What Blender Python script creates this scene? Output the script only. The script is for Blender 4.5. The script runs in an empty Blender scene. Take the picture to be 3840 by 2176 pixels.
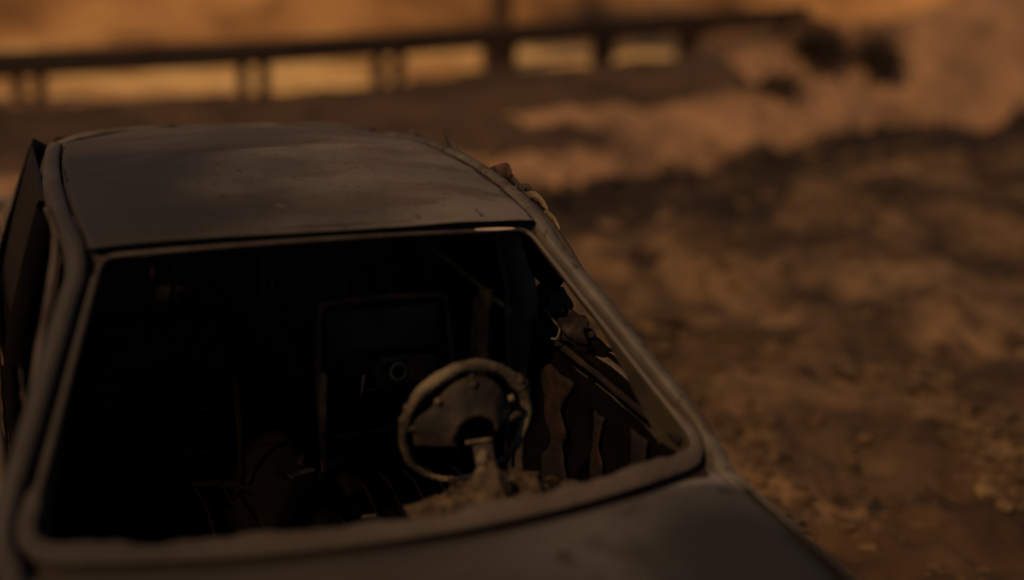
import bpy, bmesh, math, random
import numpy as np
from mathutils import Vector, Matrix, noise

# ------------------------------------------------------------------ camera, world, sun, exposure
SC = bpy.context.scene
COL = SC.collection
rad = math.radians

cam_d = bpy.data.cameras.new('camera')
cam = bpy.data.objects.new('camera', cam_d)
COL.objects.link(cam)
SC.camera = cam
CAM = Vector((-0.843, -2.3893, 2.2853))
yaw, pitch, roll = 0.4246, 0.325, 0.0601
cy_, sy_, cp_, sp_ = math.cos(yaw), math.sin(yaw), math.cos(pitch), math.sin(pitch)
fwd = Vector((sy_ * cp_, cy_ * cp_, -sp_))
rgt = Vector((cy_, -sy_, 0))
upv = rgt.cross(fwd)
r2 = rgt * math.cos(roll) + upv * math.sin(roll)
u2 = upv * math.cos(roll) - rgt * math.sin(roll)
M = Matrix((r2, u2, -fwd)).transposed().to_4x4()
M.translation = CAM
cam.matrix_world = M
cam_d.sensor_width = 36
cam_d.lens = 1253 / 1024 * 36
cam_d.clip_start = 0.05
cam_d.clip_end = 2000
cam_d.dof.use_dof = True
cam_d.dof.focus_distance = 3.7
cam_d.dof.aperture_fstop = cam_d.lens / 88.0
cam_d.dof.aperture_blades = 0

SUN_AZ = rad(-62)      # direction the light comes FROM, measured from -Y towards -X when negative
SUN_EL = rad(45)
sun_from = Vector((math.sin(SUN_AZ) * math.cos(SUN_EL), -math.cos(SUN_AZ) * math.cos(SUN_EL), math.sin(SUN_EL)))
world = bpy.data.worlds.new('World')
SC.world = world
world.use_nodes = True
wn = world.node_tree
wn.nodes.clear()
sky = wn.nodes.new('ShaderNodeTexSky')
sky.sky_type = 'NISHITA'
sky.sun_disc = False
sky.sun_elevation = SUN_EL
sky.sun_rotation = math.atan2(sun_from.x, sun_from.y)
bg = wn.nodes.new('ShaderNodeBackground')
bg.inputs['Strength'].default_value = 0.026
wo = wn.nodes.new('ShaderNodeOutputWorld')
wn.links.new(sky.outputs[0], bg.inputs[0])
wn.links.new(bg.outputs[0], wo.inputs[0])

sun_d = bpy.data.lights.new('sun', 'SUN')
sun_d.energy = 2.5
sun_d.color = (1.0, 0.60, 0.27)
sun_d.angle = rad(2.5)
sun = bpy.data.objects.new('sun', sun_d)
COL.objects.link(sun)
sun.rotation_euler = sun_from.to_track_quat('Z', 'Y').to_euler()

SC.view_settings.view_transform = 'Standard'
SC.view_settings.look = 'None'
SC.view_settings.gamma = 1.0
SC.view_settings.use_curve_mapping = False
SC.view_settings.exposure = 0.0
SC.cycles.max_bounces = 5
SC.cycles.use_denoising = True

# ------------------------------------------------------------------ materials
def material(name, stops, scale=3.0, detail=6, rough=0.8, metallic=0.0, bump=0.2, bump_scale=40, stretch=None,
             layer=None, distort=0.0, spec=0.3):
    """noise driven colour ramp; stops = [(pos, (r,g,b)), ...]; layer = (scale, lo, hi, colour[, location]) blotches on top"""
    m = bpy.data.materials.new(name)
    m.use_nodes = True
    nt = m.node_tree
    n, l = nt.nodes, nt.links
    bs = n['Principled BSDF']
    tc = n.new('ShaderNodeTexCoord')
    vec = tc.outputs['Object']
    if stretch:
        mp = n.new('ShaderNodeMapping'); mp.inputs['Scale'].default_value = stretch
        l.new(vec, mp.inputs[0]); vec = mp.outputs[0]
    no = n.new('ShaderNodeTexNoise')
    no.inputs['Scale'].default_value = scale; no.inputs['Detail'].default_value = detail
    no.inputs['Distortion'].default_value = distort
    l.new(vec, no.inputs['Vector'])
    cr = n.new('ShaderNodeValToRGB')
    els = cr.color_ramp.elements
    while len(els) < len(stops): els.new(0.5)
    for e, (p, c) in zip(els, stops):
        e.position = p; e.color = (*c, 1)
    l.new(no.outputs['Fac'], cr.inputs[0])
    col = cr.outputs[0]
    for k, ly in enumerate(layer or []):
        n2 = n.new('ShaderNodeTexNoise'); n2.inputs['Scale'].default_value = ly[0]; n2.inputs['Detail'].default_value = 5
        mp2 = n.new('ShaderNodeMapping'); mp2.inputs['Location'].default_value = (3.1 * k + 1.7, 2.3 * k, 5.5)
        if len(ly) > 4: mp2.inputs['Scale'].default_value = ly[4]
        l.new(tc.outputs['Object'], mp2.inputs[0]); l.new(mp2.outputs[0], n2.inputs['Vector'])
        mr = n.new('ShaderNodeMapRange'); mr.interpolation_type = 'SMOOTHSTEP'
        mr.inputs['From Min'].default_value = ly[1]; mr.inputs['From Max'].default_value = ly[2]
        l.new(n2.outputs['Fac'], mr.inputs[0])
        mx = n.new('ShaderNodeMix'); mx.data_type = 'RGBA'
        l.new(mr.outputs[0], mx.inputs['Factor']); l.new(col, mx.inputs['A']); mx.inputs['B'].default_value = (*ly[3], 1)
        col = mx.outputs['Result']
    l.new(col, bs.inputs['Base Color'])
    bs.inputs['Roughness'].default_value = rough
    bs.inputs['Metallic'].default_value = metallic
    bs.inputs['Specular IOR Level'].default_value = spec
    if bump:
        nb = n.new('ShaderNodeTexNoise'); nb.inputs['Scale'].default_value = bump_scale; nb.inputs['Detail'].default_value = 4
        l.new(tc.outputs['Object'], nb.inputs['Vector'])
        b = n.new('ShaderNodeBump'); b.inputs['Strength'].default_value = bump; b.inputs['Distance'].default_value = 0.02
        l.new(nb.outputs['Fac'], b.inputs['Height']); l.new(b.outputs[0], bs.inputs['Normal'])
    return m

def light_and_smear(m, blobs):
    """painted light fall-off, shade and highlight, and a brown smear: soft ellipses (centre, radii, strength) with ragged noise edge, fixed on the panel"""
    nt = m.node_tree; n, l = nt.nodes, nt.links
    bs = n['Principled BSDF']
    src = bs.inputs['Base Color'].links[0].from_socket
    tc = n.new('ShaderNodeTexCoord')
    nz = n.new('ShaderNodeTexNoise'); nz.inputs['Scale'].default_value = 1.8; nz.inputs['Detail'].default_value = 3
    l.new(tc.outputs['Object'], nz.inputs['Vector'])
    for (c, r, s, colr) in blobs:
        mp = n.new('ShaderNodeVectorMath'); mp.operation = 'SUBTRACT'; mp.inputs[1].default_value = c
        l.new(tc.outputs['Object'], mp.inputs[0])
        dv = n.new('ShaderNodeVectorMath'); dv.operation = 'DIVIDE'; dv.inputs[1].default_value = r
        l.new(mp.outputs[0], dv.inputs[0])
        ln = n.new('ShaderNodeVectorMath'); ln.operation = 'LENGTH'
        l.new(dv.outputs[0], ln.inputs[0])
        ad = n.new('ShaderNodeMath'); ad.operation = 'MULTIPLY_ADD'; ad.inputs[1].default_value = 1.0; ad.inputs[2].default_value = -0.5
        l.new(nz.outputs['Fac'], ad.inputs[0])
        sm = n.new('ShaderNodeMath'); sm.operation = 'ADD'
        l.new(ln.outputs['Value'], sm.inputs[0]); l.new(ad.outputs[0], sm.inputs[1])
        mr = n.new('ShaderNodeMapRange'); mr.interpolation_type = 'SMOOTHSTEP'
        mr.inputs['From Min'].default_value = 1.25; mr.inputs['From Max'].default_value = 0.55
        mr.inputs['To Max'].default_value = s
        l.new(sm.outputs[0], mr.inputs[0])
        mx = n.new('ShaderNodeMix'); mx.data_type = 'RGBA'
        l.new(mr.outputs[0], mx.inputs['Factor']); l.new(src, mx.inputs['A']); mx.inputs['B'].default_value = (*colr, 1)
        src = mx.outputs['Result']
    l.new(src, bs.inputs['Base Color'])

SHADE_DARK = (0.016, 0.013, 0.012)
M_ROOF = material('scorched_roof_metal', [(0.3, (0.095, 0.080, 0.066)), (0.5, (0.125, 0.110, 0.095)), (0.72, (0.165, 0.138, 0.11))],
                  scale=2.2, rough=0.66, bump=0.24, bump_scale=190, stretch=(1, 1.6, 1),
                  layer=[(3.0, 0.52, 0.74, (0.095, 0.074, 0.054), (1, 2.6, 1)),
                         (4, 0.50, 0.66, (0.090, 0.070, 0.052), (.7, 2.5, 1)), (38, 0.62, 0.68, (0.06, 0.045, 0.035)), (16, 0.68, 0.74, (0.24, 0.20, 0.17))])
light_and_smear(M_ROOF, [((-0.95, .9, 1.4), (1.02, 1.4, 1.0), 0.95, (0.018, 0.016, 0.015)),  # left of the roof darkened to paint in light fall-off
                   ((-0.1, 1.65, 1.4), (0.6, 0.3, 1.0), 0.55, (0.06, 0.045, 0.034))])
M_HOOD = material('scorched_bonnet_metal', [(0.3, (0.076, 0.069, 0.061)), (0.5, (0.102, 0.092, 0.081)), (0.72, (0.135, 0.12, 0.105))],
                  scale=2.0, rough=0.66, bump=0.24, bump_scale=190,
                  layer=[(4.0, 0.55, 0.72, (0.055, 0.045, 0.036)), (34, 0.63, 0.69, (0.03, 0.024, 0.019)), (11, 0.62, 0.68, (0.045, 0.034, 0.026)), (22, 0.70, 0.76, (0.25, 0.21, 0.18))])
light_and_smear(M_HOOD, [((-0.85, -0.25, 0.9), (1.15, 0.8, 1.0), 0.9, (0.032, 0.026, 0.023)),  # light fall-off painted over the bonnet's left
                   ((0.66, -0.62, 0.9), (0.34, 0.42, 1.0), 0.9, (0.014, 0.0135, 0.013)),  # shade of the right-hand side put into the colour
                   ((0.70, -0.10, 0.9), (0.12, 0.05, 1.0), 0.30, (0.42, 0.36, 0.33))])  # pale painted highlight at the wing corner
M_FRAME = material('ashy_frame_metal', [(0.3, (0.050, 0.042, 0.033)), (0.5, (0.078, 0.068, 0.057)), (0.7, (0.115, 0.102, 0.088))],
                   scale=6, rough=0.6, bump=0.15, bump_scale=150,
                   layer=[(7, 0.54, 0.66, (0.060, 0.038, 0.020)), (30, 0.60, 0.68, (0.035, 0.022, 0.014))])
M_FLANGE = material('browned_window_flange', [(0.3, (0.045, 0.034, 0.028)), (0.6, (0.09, 0.07, 0.055))], scale=5, rough=0.6, bump=0.2,
                    layer=[(6, 0.55, 0.68, (0.12, 0.085, 0.05))])
M_COWL = material('ash_covered_cowl', [(0.3, (0.065, 0.050, 0.040)), (0.6, (0.095, 0.078, 0.066))], scale=5, rough=0.85, bump=0.35, bump_scale=60)
M_GROOVE = material('charred_seal', [(0.3, (0.009, 0.007, 0.006)), (0.6, (0.018, 0.013, 0.011))], scale=9, rough=0.8)
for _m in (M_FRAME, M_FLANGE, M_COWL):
    light_and_smear(_m, [((-1.0, .35, 1.1), (1.05, 1.6, 1.2), 0.85, (0.022, 0.019, 0.017))])  # left frame parts dimmed in colour for light fall-off
M_BODY = material('burnt_door_metal', [(0.3, (0.09, 0.062, 0.045)), (0.5, (0.12, 0.10, 0.085)), (0.7, (0.07, 0.04, 0.022))], scale=4, rough=0.75,
                  layer=[(3, 0.5, 0.62, (0.085, 0.038, 0.015))])
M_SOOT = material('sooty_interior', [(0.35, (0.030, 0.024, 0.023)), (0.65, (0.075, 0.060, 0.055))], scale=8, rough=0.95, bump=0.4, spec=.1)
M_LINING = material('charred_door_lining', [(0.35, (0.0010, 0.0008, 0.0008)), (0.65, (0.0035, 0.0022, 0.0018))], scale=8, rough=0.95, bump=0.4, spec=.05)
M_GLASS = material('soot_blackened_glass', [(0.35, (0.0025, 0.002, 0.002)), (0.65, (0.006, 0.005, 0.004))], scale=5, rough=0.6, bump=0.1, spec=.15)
M_HEADER = material('browned_header_strip', [(0.35, (0.030, 0.022, 0.018)), (0.65, (0.055, 0.042, 0.034))], scale=7, rough=0.5, bump=0.15)
M_RETURN = material('brown_sooty_return', [(0.35, (0.016, 0.011, 0.006)), (0.65, (0.034, 0.024, 0.013))], scale=6, rough=0.8, bump=0.2)
M_GLINT = material('painted_glint', [(0.35, (0.36, 0.27, 0.20)), (0.65, (0.50, 0.38, 0.29))], scale=30, rough=0.5, bump=0.2)  # pale colour for the painted highlight on the header
M_RUST = material('rusty_interior_metal', [(0.3, (0.12, 0.05, 0.02)), (0.5, (0.36, 0.17, 0.055)), (0.7, (0.58, 0.32, 0.10))], scale=11, rough=0.8, bump=0.4)
M_RUST_D = material('dark_rusty_metal', [(0.35, (0.03, 0.016, 0.012)), (0.55, (0.10, 0.045, 0.025)), (0.75, (0.22, 0.10, 0.045))], scale=12, rough=0.85, bump=0.4)
M_RUSTY_RIB = material('reddish_rusted_rib', [(0.3, (0.002, 0.001, 0.001)), (0.50, (0.005, 0.002, 0.002)), (0.70, (0.026, 0.010, 0.006))], scale=9, rough=0.85, bump=0.4)
M_WHEEL = material('charred_wheel_rim', [(0.40, (0.028, 0.020, 0.013)), (0.64, (0.15, 0.115, 0.072))], scale=9, rough=0.75, bump=0.5, bump_scale=90)
M_WHEEL_PL = material('charred_wheel_plate', [(0.40, (0.008, 0.006, 0.005)), (0.64, (0.046, 0.032, 0.021))], scale=7, rough=0.75, bump=0.3)
M_ASH = material('ash_debris', [(0.32, (0.015, 0.010, 0.007)), (0.52, (0.055, 0.038, 0.024)), (0.72, (0.12, 0.085, 0.048))], scale=19, rough=0.95, bump=0.6)
M_BRASS = material('yellowed_metal', [(0.35, (0.14, 0.10, 0.04)), (0.65, (0.42, 0.31, 0.13))], scale=14, rough=0.6, bump=0.3)
M_RAG = material('charred_rag', [(0.4, (0.008, 0.006, 0.007)), (0.62, (0.05, 0.036, 0.03)), (0.8, (0.12, 0.09, 0.075))], scale=10, rough=0.9, bump=0.5, spec=.08)
M_RAIL = material('dark_rusted_steel', [(0.3, (0.028, 0.017, 0.012)), (0.6, (0.050, 0.032, 0.023))], scale=2, rough=0.8)
M_GROUND = material('trampled_dry_soil', [(0.34, (0.022, 0.013, 0.008)), (0.46, (0.052, 0.031, 0.018)), (0.56, (0.112, 0.068, 0.037)), (0.72, (0.195, 0.12, 0.063))],
                    scale=1.1, detail=8, rough=0.95, bump=0.6, bump_scale=14, distort=0.4,
                    layer=[(0.55, 0.52, 0.70, (0.15, 0.095, 0.052), (1, 1.4, 1)), (2.6, 0.56, 0.66, (0.035, 0.020, 0.013))])
M_BANK = material('pale_sandy_bank', [(0.30, (0.14, 0.080, 0.044)), (0.5, (0.25, 0.145, 0.080)), (0.7, (0.36, 0.21, 0.115))],
                  scale=0.9, rough=0.95, bump=0.5, bump_scale=9, layer=[(0.9, 0.56, 0.72, (0.14, 0.080, 0.045), (1, 1.8, 1))])
M_ROAD = material('lamp_glow_road', [(0.30, (0.52, 0.33, 0.13)), (0.5, (0.70, 0.46, 0.19)), (0.7, (0.80, 0.56, 0.26))],
                  scale=1.3, rough=0.95, bump=0.2, bump_scale=8, layer=[(0.5, 0.50, 0.62, (0.34, 0.18, 0.065)), (1.6, 0.54, 0.66, (0.44, 0.25, 0.10))])  # paleness stands in for lamp glow on the road
M_FARBANK = material('ochre_earth_bank', [(0.34, (0.18, 0.09, 0.030)), (0.5, (0.38, 0.20, 0.075)), (0.66, (0.52, 0.29, 0.11))],
                     scale=0.5, rough=0.95, bump=0.5, bump_scale=4, layer=[(0.7, 0.50, 0.64, (0.17, 0.085, 0.03), (1, 1, 0.3))])
M_DITCH_SHADE = material('painted_ditch_shade', [(0.30, (0.010, 0.006, 0.005)), (0.5, (0.020, 0.012, 0.008)), (0.7, (0.045, 0.026, 0.016))], scale=1.6, rough=0.9, bump=0.5)  # shade along the bank foot, painted as a dark band
M_BROWNSOIL = material('dark_brown_soil', [(0.30, (0.030, 0.018, 0.012)), (0.5, (0.055, 0.033, 0.020)), (0.7, (0.085, 0.050, 0.030))], scale=1.2, rough=0.95, bump=0.5, bump_scale=10)
M_REDSOIL = material('dimmed_reddish_soil', [(0.32, (0.018, 0.010, 0.006)), (0.5, (0.046, 0.025, 0.013)), (0.7, (0.085, 0.048, 0.024))], scale=2.2, detail=8, rough=0.95, bump=0.6, bump_scale=24)  # reddish soil, its colour darkened for light fall-off in the near ground
M_CLOD = material('dry_clod', [(0.30, (0.035, 0.021, 0.012)), (0.5, (0.085, 0.053, 0.027)), (0.72, (0.19, 0.125, 0.058))], scale=3.0, rough=0.95, bump=0.4)
M_DARKSTONE = material('dark_stone', [(0.3, (0.010, 0.007, 0.008)), (0.7, (0.03, 0.02, 0.018))], scale=6, rough=0.9)
M_BARK = material('dark_bark', [(0.3, (0.06, 0.035, 0.020)), (0.7, (0.12, 0.072, 0.040))], scale=5, rough=0.95, stretch=(1, 1, 0.2), bump=0.6)
M_LEAF = material('dark_brush_leaf', [(0.3, (0.012, 0.008, 0.007)), (0.7, (0.035, 0.022, 0.015))], scale=2, rough=0.9, bump=0)
M_TYRE = material('charred_tyre', [(0.3, (0.01, 0.009, 0.008)), (0.7, (0.03, 0.025, 0.02))], scale=8, rough=0.9)

# ------------------------------------------------------------------ helpers
def new_obj(name, verts, faces, mat, parent=None, smooth=True):
    me = bpy.data.meshes.new(name)
    me.from_pydata([tuple(v) for v in verts], [], faces)
    me.materials.append(mat)
    if smooth: me.shade_smooth()
    me.update()
    o = bpy.data.objects.new(name, me)
    COL.objects.link(o)
    if parent: o.parent = parent
    return o

def from_bm(name, bm, mat, parent=None, smooth=True):
    me = bpy.data.meshes.new(name)
    bm.normal_update(); bm.to_mesh(me); bm.free()
    me.materials.append(mat)
    if smooth: me.shade_smooth()
    o = bpy.data.objects.new(name, me)
    COL.objects.link(o)
    if parent: o.parent = parent
    return o

def tag(o, label=None, cat=None, group=None, kind=None):
    for k, v in (('label', label), ('category', cat), ('group', group), ('kind', kind)):
        if v: o[k] = v
    return o

def empty(name, loc=(0, 0, 0), rz=0.0):
    o = bpy.data.objects.new(name, None); COL.objects.link(o)
    o.location = loc; o.rotation_euler = (0, 0, rz); o.empty_display_size = .2
    return o

def grid(fn, nu, nv):
    vs = [fn(i / nu, j / nv) for j in range(nv + 1) for i in range(nu + 1)]
    fs = [(j * (nu + 1) + i, j * (nu + 1) + i + 1, (j + 1) * (nu + 1) + i + 1, (j + 1) * (nu + 1) + i) for j in range(nv) for i in range(nu)]
    return vs, fs

def solid(o, t, off=-1):
    m = o.modifiers.new('thickness', 'SOLIDIFY'); m.thickness = t; m.offset = off
    return o

def catmull(pts, n=6, closed=False):
    P = [Vector(p) for p in pts]
    out = []
    N = len(P)
    for i in range(N if closed else N - 1):
        if closed: a, b, c, d = P[i - 1], P[i], P[(i + 1) % N], P[(i + 2) % N]
        else: a, b, c, d = P[max(i - 1, 0)], P[i], P[i + 1], P[min(i + 2, N - 1)]
        for k in range(n):
            t = k / n
            out.append(0.5 * ((2 * b) + (c - a) * t + (2 * a - 5 * b + 4 * c - d) * t * t + (3 * b - a - 3 * c + d) * t ** 3))
    if not closed: out.append(P[-1].copy())
    return out

def tube_data(path, r, seg=8, closed=False, cap=True, wob=0.0, seed=0):
    P = [Vector(p) for p in path]; N = len(P)
    vs, fs = [], []
    nrm = None
    for i, p in enumerate(P):
        if closed: t = (P[(i + 1) % N] - P[i - 1])
        else: t = P[min(i + 1, N - 1)] - P[max(i - 1, 0)]
        t.normalize()
        if nrm is None:
            nrm = t.orthogonal().normalized()
        nrm = (nrm - t * nrm.dot(t)).normalized()
        b = t.cross(nrm)
        rr = r[i] if isinstance(r, (list, tuple)) else r
        for k in range(seg):
            a = 2 * math.pi * k / seg
            q = rr
            if wob: q *= 1 + wob * noise.noise(p * 22 + Vector((k * .7, seed, 0)))
            vs.append(p + (nrm * math.cos(a) + b * math.sin(a)) * q)
    M_ = N if closed else N - 1
    for i in range(M_):
        for k in range(seg):
            j = (i + 1) % N
            fs.append((i * seg + k, i * seg + (k + 1) % seg, j * seg + (k + 1) % seg, j * seg + k))
    if cap and not closed:
        fs.append(tuple(range(seg - 1, -1, -1))); fs.append(tuple((N - 1) * seg + k for k in range(seg)))
    return vs, fs

def tube(name, path, r, mat, parent=None, **k):
    return new_obj(name, *tube_data(path, r, **k), mat, parent)

def join_data(items):
    V, F = [], []
    for v, f in items:
        o = len(V); V += list(v); F += [tuple(i + o for i in q) for q in f]
    return V, F

def box_data(c, s, rot=None):
    c = Vector(c)
    vs = []
    for dz in (-.5, .5):
        for dx, dy in ((-.5, -.5), (.5, -.5), (.5, .5), (-.5, .5)):
            v = Vector((dx * s[0], dy * s[1], dz * s[2]))
            if rot: v = rot @ v
            vs.append(c + v)
    return vs, [(3, 2, 1, 0), (4, 5, 6, 7), (0, 1, 5, 4), (1, 2, 6, 5), (2, 3, 7, 6), (3, 0, 4, 7)]

def bevel(o, w=0.006, seg=2):
    m = o.modifiers.new('bevel', 'BEVEL'); m.width = w; m.segments = seg; m.limit_method = 'ANGLE'
    return o

def lump_data(c, r, seed, sub=2, squash=(1, 1, 1), amp=.5, freq=1.6):
    bm = bmesh.new(); bmesh.ops.create_icosphere(bm, subdivisions=sub, radius=1)
    vs = []
    for v in bm.verts:
        n = 1 + amp * noise.noise(v.co * freq + Vector((seed * 7.3, seed * 1.9, 3)))
        vs.append(Vector(c) + Vector((v.co.x * squash[0], v.co.y * squash[1], v.co.z * squash[2])) * r * n)
    fs = [tuple(v.index for v in f.verts) for f in bm.faces]
    bm.free()
    return vs, fs

# ------------------------------------------------------------------ terrain
def vnoise(x, y, seed):
    xi, yi = np.floor(x).astype(int), np.floor(y).astype(int)
    fx, fy = x - xi, y - yi
    fx = fx * fx * (3 - 2 * fx); fy = fy * fy * (3 - 2 * fy)
    def h(a, b):
        n = (a * 374761393 + b * 668265263 + seed * 974711) & 0x7fffffff
        n = ((n ^ (n >> 13)) * 1274126177) & 0x7fffffff
        return ((n ^ (n >> 16)) & 0xffff) / 65535.0
    return (h(xi, yi) * (1 - fx) + h(xi + 1, yi) * fx) * (1 - fy) + (h(xi, yi + 1) * (1 - fx) + h(xi + 1, yi + 1) * fx) * fy

def fbm(x, y, seed, oct=4):
    s = 0; a = .5; t = 0
    for k in range(oct):
        s = s + a * (vnoise(x * 2 ** k + 17.3 * k, y * 2 ** k - 9.1 * k, seed + k) - .5); t += a; a *= .5
    return s / t

def sstep(a, b, x):
    t = np.clip((x - a) / (b - a), 0, 1); return t * t * (3 - 2 * t)

def bank_foot(x):   # Y of the foot of the bank
    x = np.minimum(x, 8.7)
    return 6.6 + 0.36 * np.clip(x - 3.5, -4, 9) + .05 * np.clip(x - 5, 0, 6) + 0.10 * np.sin(x * 1.3)

def crest(x):       # height of the bank's crest
    return np.interp(x, [-20, 0, 2, 3.1, 4.4, 6.7, 7.8, 8.6, 10, 12, 20], [-.2, -.20, -.16, -.03, .12, .20, .34, .60, .85, 1.0, 1.4])

def height(x, y):
    x = np.asarray(x, float); y = np.asarray(y, float)
    near = 0.22 * fbm(x * .9, y * .9, 3, 3) + 0.30 * fbm(x * 1.9, y * 2.4, 11, 4) + 0.10 * np.abs(fbm(x * 5, y * 5, 29, 3)) + 0.11 * fbm(x * 9, y * 9, 23, 4)
    calm = sstep(0.9, 1.7, np.hypot(np.maximum(np.abs(x) - .9, 0) , np.maximum(np.abs(y - .75) - 2.0, 0)) + .9)
    z = near * (0.35 + 0.65 * calm) - .06
    f = bank_foot(x)
    ditch = -0.30 * np.exp(-((y - (f - .45)) / .6) ** 2) * sstep(1.5, 4, x)
    up = sstep(f, 9.7, y)
    cr = crest(x)
    back = sstep(9.9, 11.6, y)
    bank = up * (cr + .10) * (1 - back)
    z = z * (1 - .5 * up) + ditch + bank + (0.10 + .12 * sstep(3, 7, x)) * fbm(x * .8, y * 1.1, 71, 5) * up * (1 - back)
    beyond = sstep(10.0, 11.8, y)
    z = z * (1 - beyond * .9) - .28 * beyond
    hill = sstep(11.0, 20, x) * sstep(9, 14, y)
    z = z + hill * (1.6 + .8 * fbm(x * .35, y * .35, 5, 5))
    far = sstep(15.5, 22, y + 0.6 * fbm(x * .3, y * .3, 9, 3))
    z = z + far * (2.6 + 1.4 * fbm(x * .25, y * .25, 41, 4)) + sstep(22, 60, y) * 5
    return z

def axis(segs):
    out = []
    for a, b, step in segs: out += list(np.arange(a, b, step))
    return np.array(out + [segs[-1][1]])

gx = axis([(-600, -60, 60), (-60, -10, 5), (-10, -3, .5), (-3, 8, .035), (8, 14, .07), (14, 24, .4), (24, 60, 4), (60, 600, 60)])
gy = axis([(-600, -60, 60), (-60, -6, 6), (-6, -2, .4), (-2, 9.5, .035), (9.5, 13, .07), (13, 26, .3), (26, 80, 4), (80, 600, 60)])
X, Y = np.meshgrid(gx, gy)
Z = height(X, Y)
nx, ny = len(gx), len(gy)
me = bpy.data.meshes.new('ground')
co = np.stack([X, Y, Z], -1).reshape(-1, 3).astype(np.float32)
I = (np.arange(ny - 1)[:, None] * nx + np.arange(nx - 1)[None, :]).ravel()
quads = np.stack([I, I + 1, I + nx + 1, I + nx], -1).astype(np.int32)
me.vertices.add(len(co)); me.vertices.foreach_set('co', co.ravel())
me.loops.add(quads.size); me.loops.foreach_set('vertex_index', quads.ravel())
me.polygons.add(len(quads)); me.polygons.foreach_set('loop_start', np.arange(0, quads.size, 4, dtype=np.int32))
me.polygons.foreach_set('loop_total', np.full(len(quads), 4, dtype=np.int32))
for m in (M_GROUND, M_DITCH_SHADE, M_BANK, M_ROAD, M_FARBANK, M_BROWNSOIL, M_REDSOIL): me.materials.append(m)
cx = (X[:-1, :-1] + X[1:, 1:]) / 2; cyy = (Y[:-1, :-1] + Y[1:, 1:]) / 2
rs_ = np.random.RandomState(4).rand(*cx.shape) - .5
wob = .8 * fbm(cx * 1.1, cyy * 1.6, 77, 4) + .16 * rs_
idx = np.zeros(cx.shape, np.int32)
f_ = bank_foot(cx)
idx[(cyy > f_ + wob * .8) & (cyy < 10.8)] = 2
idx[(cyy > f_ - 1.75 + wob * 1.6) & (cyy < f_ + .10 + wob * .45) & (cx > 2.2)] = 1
# left of the car's line the bank is dark brown, and so is a strip below the rail
w2 = fbm(cx * .7, cyy * 1.3, 91, 3)
idx[(cyy > 7.2) & (cyy < 10.3 + wob * .4) & (cx < 4.2 + 2.6 * w2)] = 5
idx[(cyy > 8.45 + .12 * (cx - 4) + wob * .5) & (cyy < 10.6) & (cx > 2.0 + w2) & (cx < 7.0 + 1.6 * w2)] = 5
idx[(cyy >= 10.8 + wob * .2) & (cx < 10)] = 3
idx[(cyy >= 10.8) & (cx >= 10 + wob)] = 2
idx[(cyy > 15.3 + wob)] = 4
w3 = fbm(cx * 2.2, cyy * 2.2, 63, 4)
idx[(cyy + .15 * cx < 1.62 + 1.5 * w3 + .55 * rs_)] = 6
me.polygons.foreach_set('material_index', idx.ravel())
me.polygons.foreach_set('use_smooth', np.ones(len(quads), bool))
me.update(); me.validate()
ground = bpy.data.objects.new('ground', me); COL.objects.link(ground)
tag(ground, kind='structure', label='rutted brown soil rising to a pale bank and a road with lamp glow painted in')

def hz(x, y): return float(height(np.array([x]), np.array([y]))[0])

# ------------------------------------------------------------------ car
car = empty('derelict_car')
tag(car, 'burnt-out grey saloon car with no windscreen, seen over its bonnet', 'car')

def hw(v): return .782 - .222 * v
def W(a, v):
    """windscreen surface: a = lateral metres, v = 0 sill .. 1 header"""
    u = a / hw(v); b = 1 - u * u
    return Vector((a, .03 + .595 * v - .155 * b * (1 - v) - .065 * b * v, .938 + .020 * b * (1 - v) + v * .398 + .028 * b * v))
SL = .72   # slope length of the windscreen
def loop_uv(n=160):
    """rounded trapezoid in (a, v); counter-clockwise seen from outside, starting at bottom centre"""
    cs = [(.790, -.01, .040), (.56, 1.008, .022), (-.56, 1.008, .022), (-.790, -.01, .040)]
    pts = []
    N = 4
    for i, (a, v, r) in enumerate(cs):
        p = Vector((a, v * SL)); pv = Vector((cs[i - 1][0], cs[i - 1][1] * SL)); nx_ = Vector((cs[(i + 1) % N][0], cs[(i + 1) % N][1] * SL))
        d1 = (pv - p).normalized(); d2 = (nx_ - p).normalized()
        for k in range(9):
            t = k / 8
            A, B = p + d1 * r * 1.4, p + d2 * r * 1.4
            pts.append((1 - t) ** 2 * A + 2 * t * (1 - t) * p + t * t * B)
    # resample evenly
    P = pts + [pts[0]]
    L = [0]
    for i in range(len(P) - 1): L.append(L[-1] + (P[i + 1] - P[i]).length)
    out = []
    for k in range(n):
        s = L[-1] * k / n
        j = max(i for i in range(len(L)) if L[i] <= s)
        j = min(j, len(P) - 2)
        t = (s - L[j]) / max(L[j + 1] - L[j], 1e-9)
        out.append(P[j].lerp(P[j + 1], t))
    return out
LUV = loop_uv(220)

def frame_at(i):
    n = len(LUV)
    p = LUV[i]; t = (LUV[(i + 2) % n] - LUV[i - 2]).normalized()
    out = Vector((t.y, -t.x))
    return p, out
def wpt(q, nrm=0.0):
    a, v = q.x, q.y / SL
    P = W(a, v)
    if nrm:
        e = .01
        N = (W(a + e, v) - W(a - e, v)).cross(W(a, v + e) - W(a, v - e)).normalized()
        P = P + N * nrm
    return P

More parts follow.
